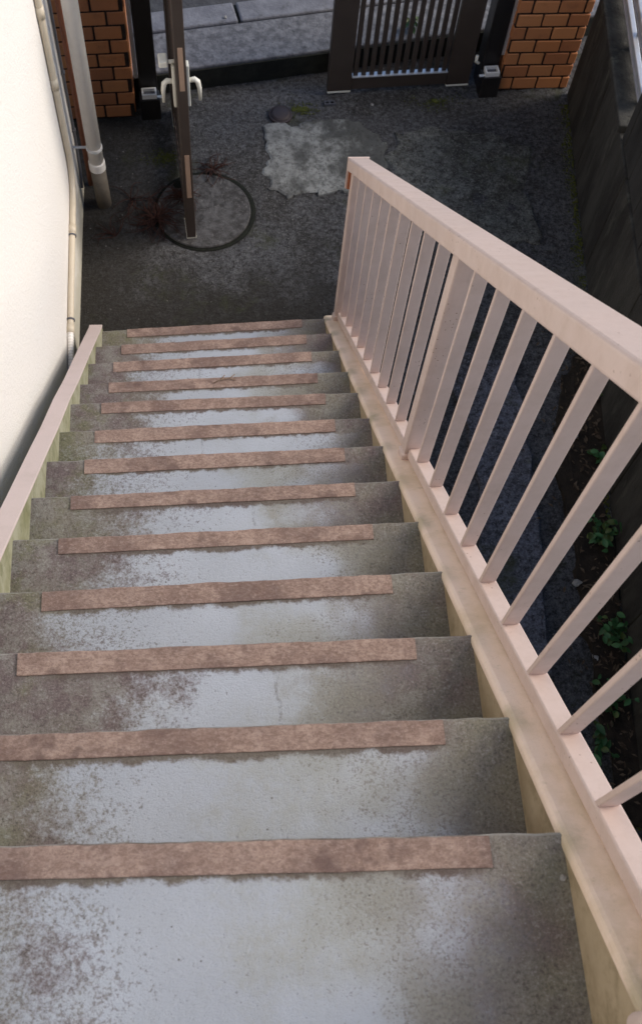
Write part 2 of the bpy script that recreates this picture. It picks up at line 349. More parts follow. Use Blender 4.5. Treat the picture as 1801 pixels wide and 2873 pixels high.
def lathe(name, prof, mat, parent=None, n=40, loc=(0,0,0)):
    V = []; F = []
    for r, z in prof:
        for k in range(n): V.append((r*math.cos(2*PI*k/n), r*math.sin(2*PI*k/n), z))
    for i in range(len(prof)-1):
        for k in range(n): F.append((i*n+k, i*n+(k+1) % n, (i+1)*n+(k+1) % n, (i+1)*n+k))
    F.append(tuple((len(prof)-1)*n+k for k in range(n))); F.append(tuple(reversed(range(n))))
    return obj(name, V, F, mat, parent, False, loc)
def thing(name, label, cat, loc=(0,0,0), rotz=0, group=None):
    o = bpy.data.objects.new(name, None); C.objects.link(o); o.location = loc; o.rotation_euler = (0,0,rotz)
    o.empty_display_size = 0.1; return tag(o, label, cat, group)
def tag(o, label, cat, group=None):
    o['label'] = label; o['category'] = cat
    if group: o['group'] = group
    return o
def struct(o): o['kind'] = 'structure'; return o
def lerp(a, b, t): return a + (b-a)*t
def nz(x, y, z=0.0): return mnoise.noise(Vector((x, y, z)))

# ---------------------------------------------------------------- ground, pavement, road
def axis(lo, hi, st, far):
    a = []; x = lo
    while x < hi: a.append(x); x += st
    a.append(hi)
    return [-far, -60, -20, -6] + [v for v in a] + [hi+4, 20+hi, 60, far]
xs = axis(-0.6, 2.6, 0.022, 500); ys = axis(-2.6, 1.8, 0.022, 500)
V = []; F = []
for y in ys:
    for x in xs:
        z = 0.0
        if -0.7 < x < 2.7 and -2.7 < y < 1.9:
            z = 0.006*nz(x*2.2, y*2.2) + 0.004*nz(x*7, y*7, 3) + 0.0022*nz(x*23, y*23, 9)
            if x > 1.3: z += 0.012*min(1, (x-1.3)/0.3)*(nz(x*4, y*4, 5) + 0.6*nz(x*11, y*11, 6))
            d = math.hypot(x-0.447, y-0.81)
            if d < 0.27: z = -0.008
            elif d < 0.30: z *= 0.3
            # crack running from the manhole towards the stair foot
            cx = 0.66 + (0.57-y)*0.62 + 0.03*nz(y*6, 1.3)
            if 0.16 < y < 0.58 and abs(x-cx) < 0.018: z -= 0.008
        V.append((x, y, z))
nx = len(xs)
for j in range(len(ys)-1):
    for i in range(nx-1): F.append((j*nx+i, j*nx+i+1, (j+1)*nx+i+1, (j+1)*nx+i))
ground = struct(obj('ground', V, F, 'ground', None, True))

def blob_slab(name, outline, z0, h, mat, parent, jitter=0.02, sub=6, seed=0, dome=0.0, edge=0.012):
    """thin irregular slab with broken edges"""
    pts = []
    n = len(outline)
    for i in range(n):
        a = Vector(outline[i]); b = Vector(outline[(i+1) % n])
        for k in range(sub):
            p = a.lerp(b, k/sub)
            q = Vector((nz(p.x*9, p.y*9, seed), nz(p.x*9, p.y*9, seed+4)))*jitter + Vector((nz(p.x*31, p.y*31, seed), nz(p.x*31, p.y*31, seed+7)))*jitter*0.5
            pts.append(p + q)
    c = sum(pts, Vector((0, 0)))/len(pts)
    rings = [(1.0, z0-0.03), (1.0, z0+h*0.35), (None, z0+h)]
    V = []; F = []; m = len(pts)
    for s, z in rings:
        for p in pts:
            q = p if s else p + (c-p).normalized()*edge
            V.append((q.x, q.y, z + (0.0015*nz(p.x*20, p.y*20, 2) if s is None else 0)))
    steps = 7
    for t in range(1, steps):
        f = t/steps
        for p in pts:
            q = p.lerp(c, f); V.append((q.x, q.y, z0+h+dome*f + min(1, (1-f)*2)*(0.004*nz(q.x*8, q.y*8, seed) + 0.0015*nz(q.x*25, q.y*25, 1))))
    R = 3+steps-1
    for i in range(R-1):
        for k in range(m): F.append((i*m+k, i*m+(k+1) % m, (i+1)*m+(k+1) % m, (i+1)*m+k))
    V.append((c.x, c.y, z0+h+dome)); F += [((R-1)*m+k, (R-1)*m+(k+1) % m, len(V)-1) for k in range(m)]
    return obj(name, V, F, mat, parent, False)
blob_slab('repair_patch', [(0.755,1.35),(0.87,1.375),(0.93,1.345),(1.06,1.42),(1.26,1.37),(1.38,1.2),(1.36,1.02),(1.25,0.93),(1.05,0.905),(0.90,0.915),(0.75,0.93),(0.775,1.12)],
          0.002, 0.008, 'patch', ground, 0.045, 10, 3)
blob_slab('repair_patch', [(1.40,1.30),(1.58,1.33),(1.98,1.30),(2.10,1.2),(2.07,0.97),(2.06,0.62),(1.85,0.55),(1.55,0.72),(1.40,0.95)], 0.002, 0.009, 'mossy', ground, 0.07, 6, 5)
blob_slab('repair_patch', [(1.50,-0.05),(1.60,-0.35),(1.57,-0.75),(1.54,-1.1),(1.50,-1.5),(1.75,-1.6),(1.82,-1.1),(1.84,-0.5),(1.83,-0.1)], 0.008, 0.018, 'rock', ground, 0.05, 6, 8)

def wx(y): return 2.041 + (y+1.95)*(2.377-2.041)/3.52
blob_slab('soil_bed', [(wx(0.05)-0.02,0.05),(wx(-0.1)-0.10,-0.1),(wx(-0.3)-0.19,-0.3),(wx(-0.55)-0.24,-0.55),(wx(-0.8)-0.19,-0.8),(wx(-1.05)-0.17,-1.05),(wx(-1.3)-0.19,-1.3),(wx(-1.6)-0.14,-1.6),(wx(-1.9)-0.10,-1.9),(wx(-2.2)-0.08,-2.2),(wx(-2.2),-2.2),(wx(-1.0),-1.0)], 0.0, 0.022, 'earth', ground, 0.05, 6, 14)
a11 = math.radians(10.5)
ca, sa = math.cos(a11), math.sin(a11)
def st(u, v): return (0.385 + u*ca - v*sa, 1.607 + u*sa + v*ca)       # u along the street, v away from the house
def slab(name, u0, u1, v0, v1, z0, z1, mat, parent=None, bevel=0.0):
    bm = bmesh.new(); q = [st(u0,v0), st(u1,v0), st(u1,v1), st(u0,v1)]
    lo = [bm.verts.new((*p, z0)) for p in q]; hi = [bm.verts.new((*p, z1)) for p in q]
    bm.faces.new(hi); bm.faces.new(list(reversed(lo)))
    for i in range(4): bm.faces.new((lo[i], lo[(i+1) % 4], hi[(i+1) % 4], hi[i]))
    return from_bm(name, bm, mat, parent, bevel)
pave = struct(slab('pavement', -8, 8, 0.012, 0.285, -0.05, 0.13, 'pave', None, 0.008))
slab('riser', -8, 8, 0.0, 0.009, -0.05, 0.118, 'riser', pave)  # thin facing whose black colour paints the shade on the step front
kerb_me = None
for i in range(-9, 12):
    u0 = -0.26 + i*0.60 - (0.0 if i else 0)
    slab('kerb_stone', u0+0.008, u0+0.592, 0.297, 0.44, -0.05, 0.134 + 0.004*nz(i*1.7, 0.3), 'kerb', pave, 0.010)
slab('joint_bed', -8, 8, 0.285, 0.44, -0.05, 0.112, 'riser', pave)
struct(slab('road', -300, 300, 0.45, 400, -0.05, 0.10, 'road'))

# ---------------------------------------------------------------- staircase
W = 0.964; R = 0.190508
yL = [-2.500,-2.297,-2.095,-1.897,-1.688,-1.481,-1.271,-1.065,-0.847,-0.647,-0.433,-0.224,-0.012]
yR = [-2.537,-2.315,-2.102,-1.889,-1.678,-1.467,-1.253,-1.044,-0.830,-0.621,-0.397,-0.182,0.032]
stair = thing('staircase', 'concrete outdoor staircase with stained grey treads and brown anti-slip strips', 'staircase')
def zn(k): return (14-k)*R
sx0 = [0.10,0.10,0.103,0.108,0.106,0.101,0.106,0.107,0.101,0.101,0.094,0.103,0.106]
sx1 = [0.857,0.849,0.852,0.851,0.850,0.842,0.848,0.851,0.849,0.849,0.853,0.857,0.862]
sdp = [0.048,0.046,0.048,0.049,0.045,0.044,0.050,0.049,0.046,0.047,0.049,0.050,0.046]
for k in range(1, 14):
    i = k-1; z = zn(k); n = 48
    rows = []
    def ny(x): return lerp(yL[i], yR[i], x/W)
    def chip(x): return 0.0022*nz(x*14, k*3.1) + 0.0016*nz(x*45, k*5.7)
    V = []; A = []
    back = -4.3 if k == 1 else None
    for a in range(n+1):
        x = -0.004 + (W+0.008)*a/n
        f = ny(x) + chip(x)
        bk = back if back else lerp(yL[i-1], yR[i-1], x/W) - 0.035
        bot = z - (R+0.03) if k > 1 else z - 0.24
        prof = [(bk, bot), (bk, z), (lerp(bk, f, 0.35), z), (lerp(bk, f, 0.7), z), (f-0.012, z), (f-0.005, z-0.0012+chip(x)*0.4), (f-0.001, z-0.006), (f, z-0.016), (f-0.003, bot)]
        for (yy, zz) in prof:
            V.append((x, yy, zz + (0.0016*nz(x*5, yy*5, k) if zz == z and yy > bk else 0)))
            A.append((x/W, max(0.0, f-yy), k*1.37))
    m = 9; F = []
    for a in range(n):
        for j in range(m): F.append((a*m+j, (a+1)*m+j, (a+1)*m+(j+1) % m, a*m+(j+1) % m))
    F.append(tuple(range(m))); F.append(tuple(n*m+j for j in reversed(range(m))))
    me = bpy.data.meshes.new('step'); me.from_pydata(V, [], F); me.update()
    at = me.attributes.new('stair', 'FLOAT_VECTOR', 'POINT')
    for q, v in enumerate(A): at.data[q].vector = v
    so = link('step', me, 'tread', stair, False)
    if k == 1: so['label'] = 'wide pale top tread of the staircase'
    # anti-slip strip lying on the tread just behind the nosing, edges a little ragged
    V = []; F = []; n2 = 60; t = 0.0035
    for a in range(n2+1):
        x = lerp(sx0[i], sx1[i], a/n2)
        f = ny(x) - 0.004 + chip(x) + 0.0006*nz(x*60, k); b = ny(x) - sdp[i] + 0.0009*nz(x*40, k+9) + 0.0012*nz(x*7, k+30)
        lift = 0.0025*max(0, nz(x*6, k*2.2) - 0.25)
        V += [(x, b, z-0.004), (x, b, z+t*0.8), (x, b+0.0015, z+t), (x, lerp(b, f, 0.5), z+t+0.0006*nz(x*30, k)), (x, f-0.002, z+t+lift), (x, f, z+t*0.5+lift), (x, f, z-0.006)]
    m = 7
    for a in range(n2):
        for j in range(m): F.append((a*m+j, (a+1)*m+j, (a+1)*m+(j+1) % m, a*m+(j+1) % m))
    F.append(tuple(range(m))); F.append(tuple(n2*m+j for j in reversed(range(m))))
    obj('anti_slip_strip', V, F, 'strip', so)

SL = 0.8902
def zr(y): return 0.1905 + SL*(0.032-y)                 # nosing line on the right
def band(cols, x0, x1):
    """strip of quads: cols = (y, ztop, zbottom)"""
    bm = bmesh.new(); g = []
    for (y, zt_, zb_) in cols: g.append([bm.verts.new(p) for p in ((x0, y, zt_), (x1, y, zt_), (x1, y, zb_), (x0, y, zb_))])
    for a, b in zip(g, g[1:]):
        for k in range(4): bm.faces.new((a[k], b[k], b[(k+1) % 4], a[(k+1) % 4]))
    bm.faces.new(g[0]); bm.faces.new(list(reversed(g[-1])))
    return bm
def stringer(name, x0, x1, yy, off, depth, yend, mat, bev, extra):
    top = [(yend, R + off - 0.012)] + [(yy[k-1] - (0.0 if k < 13 else 0.004), zn(k)+off) for k in range(13, 0, -1)]
    top += [(-2.84, top[-1][1] + (yy[0]+2.84)*SL), (-4.3, top[-1][1] + (yy[0]+2.84)*SL)]
    cols = [(y, z, max(-0.02, min(2.15, z-0.42))) for y, z in top]
    return top, from_bm(name, band(cols, x0, x1), mat, stair, bev, 3)
topR, srO = stringer('stringer', W, 1.066, yR, -0.012, 0.3, 0.056, 'stringR', 0.012, 0)
srO['label'] = 'tan stained right stringer under the railing'
topL, slO = stringer('stringer', -0.050, 0.0, yL, 0.026, 0.3, 0.004, 'stringL', 0.004, 0)
slO['label'] = 'greenish narrow left stringer beside the white wall'
def cap_on(top, x0, x1, h, over, mat, bev, label, seg=3):
    o = from_bm('stringer_cap', band([(y, z+h, z-over) for y, z in top], x0, x1), mat, stair, bev, seg); o['label'] = label; return o
cap_on(topR, W-0.003, 1.069, 0.012, 0.020, 'cap', 0.013, 'cream painted top of the right stringer')
cap_on(topL, -0.053, 0.002, 0.006, 0.004, 'capL', 0.0025, 'pale pink flat top of the left stringer', 2)
box('support_wall', 0.02, W-0.02, -4.25, -4.05, -0.02, 2.25, 'stringR', stair)
from_bm('soffit_slab', prism_x([(-2.74,2.24),(-0.30,0.03),(-0.10,0.03),(-0.10,0.12),(-2.60,2.30),(-4.2,2.30),(-4.2,2.24)], 0.004, W-0.004), 'stringR', stair)

# ---------------------------------------------------------------- railing
rail = thing('railing', 'pinkish cream metal railing with square balusters down the stair side', 'railing')
RS = 0.8817
def zt(y): return 1.150 + RS*(0.03-y)                    # top face of the handrail
def zb(y): return zr(y) + 0.056                          # top face of the bottom rail
def sloped(name, x0, x1, yA, yB, ztop, vert, bev, parent, mat='rail'):
    pts = [(yA, ztop(yA)), (yB, ztop(yB)), (yB, ztop(yB)-vert), (yA, ztop(yA)-vert)]
    return from_bm(name, prism_x(pts, x0, x1), mat, parent, bev, 3)
tr = sloped('top_rail', 0.984, 1.060, 0.034, -3.4, zt, 0.064, 0.007, rail)
box('end_cap', 0.983, 1.061, 0.030, 0.037, zt(0.03)-0.155, zt(0.03)+0.001, 'rail', tr, 0.002)
ec = box('end_cap_lining', 0.990, 1.054, 0.022, 0.0295, zt(0.03)-0.150, zt(0.03)-0.050, 'rust', tr, 0.001); ec['label'] = 'rusty orange inside of the rail end'
sloped('bottom_rail', 1.010, 1.049, 0.03, -3.4, zb, 0.046, 0.0035, rail)
bal_y = [-1.430 + 0.1355*i for i in range(2, 11)] + [-1.430 - 0.1352*i for i in range(0, 14)]
for q, y in enumerate(bal_y):
    d = 0.011; zt0 = min(zt(y), zt(y+d)) - 0.03
    pts = [(y, zb(y)-0.012), (y+d, zb(y+d)-0.012), (y+d, zt(y+d)-0.03), (y, zt(y)-0.03)]
    b = from_bm('baluster', prism_x(pts, 1.0130, 1.0450), 'rail', rail, 0.0022, 2)
for y, x0, x1 in ((-0.012, 1.000, 1.043), (-1.348, 1.000, 1.044), (-2.820, 0.975, 1.020)):
    d = 0.043
    pts = [(y, zr(y)-0.03), (y+d, zr(y+d)-0.03), (y+d, zt(y+d)-0.03), (y, zt(y)-0.03)]
    p = from_bm('post', prism_x(pts, x0, x1), 'rail', rail, 0.004, 3)
    pts = [(y-0.006, zr(y)-0.02), (y+d+0.006, zr(y+d)-0.03), (y+d+0.006, zr(y+d)+0.034), (y-0.006, zr(y)+0.034)]
    from_bm('post_foot', prism_x(pts, x0-0.006, x1+0.006), 'rail', p, 0.008, 3)

box('post_flange', 0.948, 1.03, -2.87, -2.776, 2.655, 2.722, 'rail', rail, 0.014, 4)

# ---------------------------------------------------------------- house
house = thing('house', 'white stucco house wall on the left of the stairs', 'house')
from_bm('wall', box_bm(-4.0, -0.125, -7.0, 0.97, -0.02, 5.6), 'stucco', house, 0.006, 2)
box('roof', -4.4, 0.12, -7.4, 1.2, 5.601, 5.75, 'dpipe', house, 0.01)

cond = thing('conduit_pipe', 'thin beige conduit running down the white wall and bending along its foot', 'pipe')
xw = -0.111
path = [(xw, 0.645, 5.4)] + [(xw, 0.645, z) for z in (3.0, 1.5, 0.8, 0.56)]
path += [(xw, 0.645 - 0.15*(1-math.cos(t)), 0.53 - 0.14*math.sin(t)) for t in [PI/2*j/8 for j in range(9)]]
path += [(xw, 0.345, 0.376), (xw, 0.1, 0.355), (xw, -0.085, 0.338), (xw, -0.13, 0.332)]
tube_obj('pipe', path, 0.0135, 'pipe', cond, 14)
for (y0, y1, z0, z1, r, nm) in ((0.40, 0.36, 0.381, 0.377, 0.0165, 'coupling'), (0.352, 0.345, 0.376, 0.3755, 0.018, 'clip'), (-0.085, -0.125, 0.338, 0.333, 0.0165, 'coupling'), (-0.060, -0.067, 0.34, 0.3395, 0.018, 'clip')):
    tube_obj(nm, [(xw, y0, z0), (xw, y1, z1)], r, 'cable' if nm == 'clip' else 'pipe', cond, 14)
for z in (1.23, 0.90): tube_obj('coupling', [(xw, 0.645, z), (xw, 0.645, z+0.05)], 0.0165, 'pipe', cond, 14)
pts = []; rr = []
for j in range(80):
    t = j/79; pts.append((xw+0.004*t, -0.125-0.24*t, 0.333-0.06*t)); rr.append(0.0125 + (0.0018 if j % 4 < 2 else -0.0004))
tube_obj('corrugated_hose', pts, rr, 'dpipe', cond, 12)

cab = thing('cable', 'dark grey cable clipped down the corner of the white wall', 'cable')
tube_obj('wire', [(-0.117, 0.925+0.004*math.sin(z*5), z) for z in [5.4 - 0.12*j for j in range(43)]] + [(-0.117, 0.90, 0.18), (-0.116, 0.85, 0.12)], 0.0065, 'cable', cab, 8)
for z in (0.40, 0.72, 1.1, 1.5): box('clip', -0.126, -0.108, 0.916, 0.936, z, z+0.012, 'cable', cab, 0.002)
tag(tube_obj('rust_red_pipe', [(-0.092, 0.985, 5.4), (-0.092, 0.985, 1.0), (-0.092, 0.985, -0.02)], 0.013, 'redpipe'), 'slim rust-red vertical pipe between grey cable and white downpipe', 'pipe')
dp = thing('downpipe', 'fat white rainwater downpipe with a grimy lower end beside the brick pillar', 'downpipe')
dx, dy = -0.030, 0.861
tube_obj('upper_pipe', [(dx, dy, 5.5), (dx, dy, 2.0), (dx, dy, 0.27)], 0.033, 'dpipe', dp, 28)
lathe('coupling', [(0.0345, 0.0), (0.0375, 0.003), (0.0375, 0.045), (0.034, 0.05)], 'dpipe', dp, 32, (dx, dy, 0.235))
tube_obj('lower_pipe', [(dx, dy, 0.25), (dx+0.004, dy, -0.03)], 0.035, 'dpipe2', dp, 28)
for z in (0.36, 1.6):
    lathe('bracket', [(0.0365, 0.0), (0.0365, 0.014)], 'whitep', dp, 28, (dx, dy, z))
    tube_obj('bracket_arm', [(dx-0.033, dy, z+0.007), (-0.126, dy, z+0.007)], 0.006, 'whitep', dp, 8)

# ---------------------------------------------------------------- brick pillars
def mk_brick(w, d, h):
    bm = box_bm(-w/2, w/2, -d/2, d/2, -h/2, h/2); me_o = from_bm('brick', bm, 'brick', None, 0.003, 1)
    me = me_o.data; bpy.data.objects.remove(me_o); return me
BR = {}
def brick_me(w):
    w = round(w, 3)
    if w not in BR: BR[w] = mk_brick(w, 0.02, 0.067)
    return BR[w]
def pillar(label, x0, y0, rotz, width, depth, courses, shift, z_first):
    p = thing('brick_pillar', label, 'pillar', (x0, y0, 0), rotz, 'brick gate pillars')
    box('mortar_core', 0.006, width-0.006, 0.006, depth, -0.05, courses*0.0775+z_first, 'mortar', p)
    box('coping', -0.02, width+0.02, -0.02, depth+0.02, courses*0.0775+z_first, courses*0.0775+z_first+0.05, 'kerb', p, 0.006)
    PT = 0.131; J = 0.010
    for c in range(courses):
        z = z_first + c*0.0775 + 0.0335
        for side in range(3):
            L = width if side == 0 else depth
            s = -(PT*0.5 if (c+side) % 2 else 0) - shift
            while s < L:
                a = max(s, 0.0 if side == 0 else 0.022); b = min(s+PT-J, L)
                if b-a > 0.018:
                    me = brick_me(b-a); o = link('brick', me, None, p)
                    j = random.uniform(-0.0015, 0.0015)
                    if side == 0: o.location = ((a+b)/2, 0.01+j, z)
                    elif side == 1: o.location = (0.01+j, (a+b)/2, z); o.rotation_euler = (0, 0, PI/2)
                    else: o.location = (width-0.01+j, (a+b)/2, z); o.rotation_euler = (0, 0, PI/2)
                s += PT
    return p
pillar('brick pillar behind the white downpipe, left of the open gate', -0.36, 1.390, math.radians(3.6), 0.487, 0.30, 19, 0.052, 0.012)
pillar('brick pillar on the right of the closed gate leaf, by the dark wall', 2.004, 1.603, math.radians(1.5), 0.372, 0.30, 19, 0.055, 0.012)

# ---------------------------------------------------------------- gate
def gate_leaf(label, loc, rotz, width, height, thick=0.034, plate=True):
    g = thing('gate_leaf', label, 'gate', loc, rotz, 'gate leaves')
    sw, t = 0.122, thick
    box('stile', 0, sw, 0, t, 0.02, height, 'brown', g, 0.003)
    box('stile', width-sw, width, 0, t, 0.02, height, 'brown', g, 0.003)
    br_ = box('bottom_rail', sw+0.001, width-sw-0.001, 0.002, t-0.002, 0.026, 0.105, 'brown', g, 0.003)
    if plate: box('sky_glint_strip', sw+0.003, width-sw-0.003, -0.002, 0.004, 0.1015, 0.1080, 'silver', br_, 0.001)  # pale strip added to imitate sky reflected along the brown rail's edge
    box('top_rail', sw+0.001, width-sw-0.001, 0.002, t-0.002, height-0.1, height-0.004, 'brown', g, 0.003)
    n = 12; span = width-2*sw
    for i in range(n):
        c = sw + span*(i+0.5)/n
        box('slat', c-0.0115, c+0.0115, 0.010, 0.026, 0.100, height-0.095, 'brown', g, 0.0015)
    if plate: box('sky_glint_plate', sw+0.004, width-sw-0.004, 0.0045, 0.0315, 0.1052, 0.1068, 'silver', br_)  # pale plate imitates the sky's reflection on the rail top between slats
    for s in (0, width-sw): box('stile_shoe', s+0.001, s+sw-0.001, -0.0015, t+0.0015, 0.012, 0.0225, 'ivory', g, 0.001)
    return g
ga = math.atan2(0.06, 0.76)
gR = gate_leaf('closed dark brown slatted gate leaf beside the right brick pillar', (1.100, 1.572, 0), ga, 0.752, 1.45)
ang = math.atan2(0.63-1.462, 0.384-0.318)
gL = gate_leaf('open dark brown gate leaf seen edge-on with ivory lever handles', (0.300, 1.462, 0), ang, 0.835, 1.45, 0.043, False)
# leaf end fittings, in the leaf's own frame: +x runs to the free edge, local -y is the left face
wL, tL = 0.835, 0.043
for z0, z1 in ((0.90, 1.11), (0.29, 0.55)):
    o = box('edge_strip', wL, wL+0.002, 0.013, 0.033, z0, z1, 'tape', gL, 0.0006); o['label'] = 'tan strip on the dark edge of the leaf'
hn = [(-1, 0.0), (1, tL)]
for s, y0 in hn:
    pl = box('handle_plate', wL-0.075, wL-0.040, *(sorted((y0 + s*0.0006, y0 + s*0.013))), 0.78, 0.985, 'ivory', gL, 0.003)
    pts = [(wL-0.058, y0+s*0.012, 0.90), (wL-0.056, y0+s*0.034, 0.905), (wL-0.054, y0+s*0.046, 0.895), (wL-0.054, y0+s*0.052, 0.86), (wL-0.054, y0+s*0.053, 0.80)]
    V, F = tube(pts, [0.010, 0.011, 0.011, 0.009, 0.006], 12); obj('lever', V, F, 'ivory', pl, True)
box('latch_knob', wL-0.09, wL-0.035, -0.062, -0.026, 0.985, 1.015, 'ivory', gL, 0.006)
tube_obj('knob_stem', [(wL-0.06, -0.03, 0.995), (wL-0.06, 0.004, 0.995)], 0.008, 'ivory', gL, 10)

def gate_post(label, loc, rotz, mirror):
    p = thing('gate_post', label, 'gate post', loc, rotz, 'gate posts')
    box('post', -0.045, 0.045, 0.0, 0.09, -0.03, 1.55, 'black', p, 0.004)
    s = -1 if mirror else 1
    box('side_channel', *sorted((-s*0.047, -s*0.066)), 0.004, 0.034, 0.20, 1.53, 'silver', p, 0.002)
    hb = box('hinge_box', -0.050, 0.050, -0.070, -0.002, -0.02, 0.125, 'black', p, 0.004)
    # open pale collar on top of the hinge box
    bm = bmesh.new()
    for (a, b, c, d) in ((-0.036, 0.036, -0.062, -0.054), (-0.036, 0.036, -0.018, -0.010), (-0.036, -0.028, -0.0538, -0.0182), (0.028, 0.036, -0.0538, -0.0182)):
        box_bm(a, b, c, d, 0.122, 0.150, bm)
    from_bm('hinge_collar', bm, 'whitep', hb, 0.0)
    box('collar_insert', -0.027, 0.027, -0.053, -0.019, 0.122, 0.134, 'cable', hb)
    box('collar_tab', *sorted((s*0.037, s*0.066)), -0.055, -0.040, 0.120, 0.126, 'whitep', hb, 0.001)
    return p
gate_post('black gate post next to the left brick pillar', (0.196, 1.475, 0), ga, False)
gp = gate_post('black gate post between closed gate leaf and right brick pillar', (1.942, 1.628, 0), ga, True)
bo = tube_obj('hinge_bolt', [(-0.088, -0.012, 0.22), (-0.088, -0.012, 0.185), (-0.072, -0.012, 0.172)], 0.008, 'ivory', gp, 10)

# ---------------------------------------------------------------- manhole, drain, latch socket
mh = thing('manhole_cover', 'round concrete manhole cover sunk in the dark ground below the open gate leaf', 'manhole', (0.447, 0.808, 0.0))
lathe('mossy_gap', [(0.245, -0.03), (0.245, -0.003), (0.234, -0.001), (0.20, -0.002)], 'gapm', mh, 64, (0.006, 0.006, 0))
lathe('lid', [(0.222, -0.02), (0.226, 0.005), (0.222, 0.010), (0.10, 0.0115), (0.02, 0.012)], 'lid', mh, 64)
lathe('lifting_hole', [(0.024, 0.0), (0.024, 0.0150), (0.019, 0.0155)], 'gapm', mh, 20, (-0.12, 0.16, 0))
fd = thing('floor_drain', 'small round rusty iron drain cap near the closed gate leaf', 'drain', (0.852, 1.43, 0.004))
lathe('rim', [(0.060, -0.02), (0.060, 0.006), (0.052, 0.009), (0.050, 0.004)], 'iron', fd, 36)
lathe('cap', [(0.0495, 0.0), (0.0495, 0.010), (0.040, 0.017), (0.02, 0.020), (0.006, 0.021)], 'iron', fd, 36)
ls = thing('latch_socket', 'tiny metal drop-bolt socket set in the ground before the gate', 'socket', (1.11, 1.510, 0.004), ga)
bm = bmesh.new()
for (a, b, c, d) in ((-0.028, 0.028, -0.013, -0.008), (-0.028, 0.028, 0.008, 0.013), (-0.028, -0.022, -0.0078, 0.0078), (0.022, 0.028, -0.0078, 0.0078), (-0.004, 0.004, -0.0078, 0.0078)):
    box_bm(a, b, c, d, -0.01, 0.008, bm)
from_bm('plate', bm, 'cable', ls)
box('socket_floor', -0.0215, 0.0215, -0.0075, 0.0075, -0.012, 0.0035, 'gapm', ls)

# ---------------------------------------------------------------- boundary wall on the right
bx0, by0 = 2.041, -1.95
wang = math.atan2(2.377-2.041, 1.57+1.95)                # leans off the y axis
wdir = Vector((math.sin(wang), math.cos(wang), 0))
bw = thing('boundary_wall', 'dark stained concrete boundary wall along the right edge of the yard', 'wall', (bx0, by0, 0), -wang)
# local frame: +y runs along the wall, +x points away from the yard
def wl(y): return (y-by0)/math.cos(wang)
y = wl(-4.5); i = 0
while y < wl(1.585):
    L = min(0.62, wl(1.585)-y); j = 0.004*nz(i*2.3, 1.1)
    box('wall_panel', j, 0.14, y+0.003, y+L-0.003, -0.05, 0.60, 'wallR', bw, 0.006)
    y += 0.62; i += 1
box('panel_backing', 0.012, 0.13, wl(-4.5), wl(1.58), -0.05, 0.592, 'gapm', bw)
box('ledge', -0.010, 0.150, wl(0.70), wl(1.585), 0.602, 0.640, 'wallR', bw, 0.006)
uw = thing('board_fence', 'tall dark boarded fence standing on the boundary wall', 'fence', (bx0, by0, 0), -wang)
y = wl(-4.5); i = 0
while y < wl(0.67)-0.02:
    L = min(0.19, wl(0.67)-y); j = 0.005*nz(i*3.7, 4.1)
    box('board', 0.012+j, 0.052+j, y+0.002, y+L-0.002, 0.604, 1.05, 'wallT', uw, 0.003)
    y += 0.19; i += 1
box('backing_rail', 0.06, 0.10, wl(-4.5), wl(0.66), 0.62, 1.00, 'wallT', uw)
af = thing('aluminium_fence', 'silver aluminium rail fence on the boundary wall near the brick pillar', 'fence', (bx0, by0, 0), -wang)
for z in (0.668, 0.775, 0.882):
    ro = box('rail', 0.072, 0.098, wl(0.80), wl(1.575), z, z+0.050, 'silver', af, 0.004)
    box('rail_ridge', 0.066, 0.0715, wl(0.80), wl(1.575), z+0.012, z+0.022, 'silver', ro, 0.002)
for yy in (0.83, 1.17, 1.54):
    box('fence_post', 0.0985, 0.128, wl(yy), wl(yy)+0.03, 0.640, 1.0, 'silver', af, 0.003)

# ---------------------------------------------------------------- plants and litter
def leaf_mesh(name, l, w, mat, n=4):
    V = []; F = []
    for i in range(n+1):
        t = i/n; ww = w*math.sin(PI*min(0.97, 0.08+t*0.92))**0.8; z = -0.25*l*t*t
        V += [(-ww, l*t, z+ww*0.35), (0, l*t, z), (ww, l*t, z+ww*0.35)]
    for i in range(n):
        a = i*3; F += [(a, a+1, a+4, a+3), (a+1, a+2, a+5, a+4)]
    me = bpy.data.meshes.new(name); me.from_pydata(V, [], F); me.materials.append(M[mat]); return me
LA = [leaf_mesh('leaf', 0.040, 0.011, 'leafA'), leaf_mesh('leaf', 0.030, 0.010, 'leafA'), leaf_mesh('leaf', 0.026, 0.011, 'leafB')]
def weed(label, x, y, nst, h, spread, seed):
    rnd = random.Random(seed)
    p = thing('weed_plant', label, 'weed', (x, y, 0.0), rnd.uniform(0, 6), 'weeds along the foot of the dark wall')
    for s in range(nst):
        a = 2*PI*s/nst + rnd.uniform(-0.5, 0.5); hh = h*rnd.uniform(0.6, 1.15); sp = spread*rnd.uniform(0.5, 1.1)
        pts = [Vector((math.cos(a)*sp*t*t, math.sin(a)*sp*t*t, hh*t - 0.01)) for t in (0, 0.35, 0.7, 1.0)]
        V, F = tube(pts, [0.0022, 0.0018, 0.0014, 0.0008], 5); obj('stem', V, F, 'leafB', p, True)
        for q in range(9):
            t = 0.2 + 0.8*q/8; c = Vector((math.cos(a)*sp*t*t, math.sin(a)*sp*t*t, hh*t - 0.01))
            o = link('leaf', rnd.choice(LA), None, p, True, c, (rnd.uniform(-0.5, 0.5), rnd.uniform(-0.4, 0.4), rnd.uniform(0, 6.28)))
            k = rnd.uniform(0.7, 1.3); o.scale = (k, k, k)
    return p
weed('small green weed at the wall foot, topmost seen between balusters', 2.13, -0.62, 3, 0.06, 0.05, 1)
weed('large bushy green weed at the dark wall, second from the top', 2.07, -1.0, 9, 0.12, 0.085, 2)
weed('tall trailing green weed in the middle of the wall foot', 2.04, -1.44, 9, 0.12, 0.09, 3)
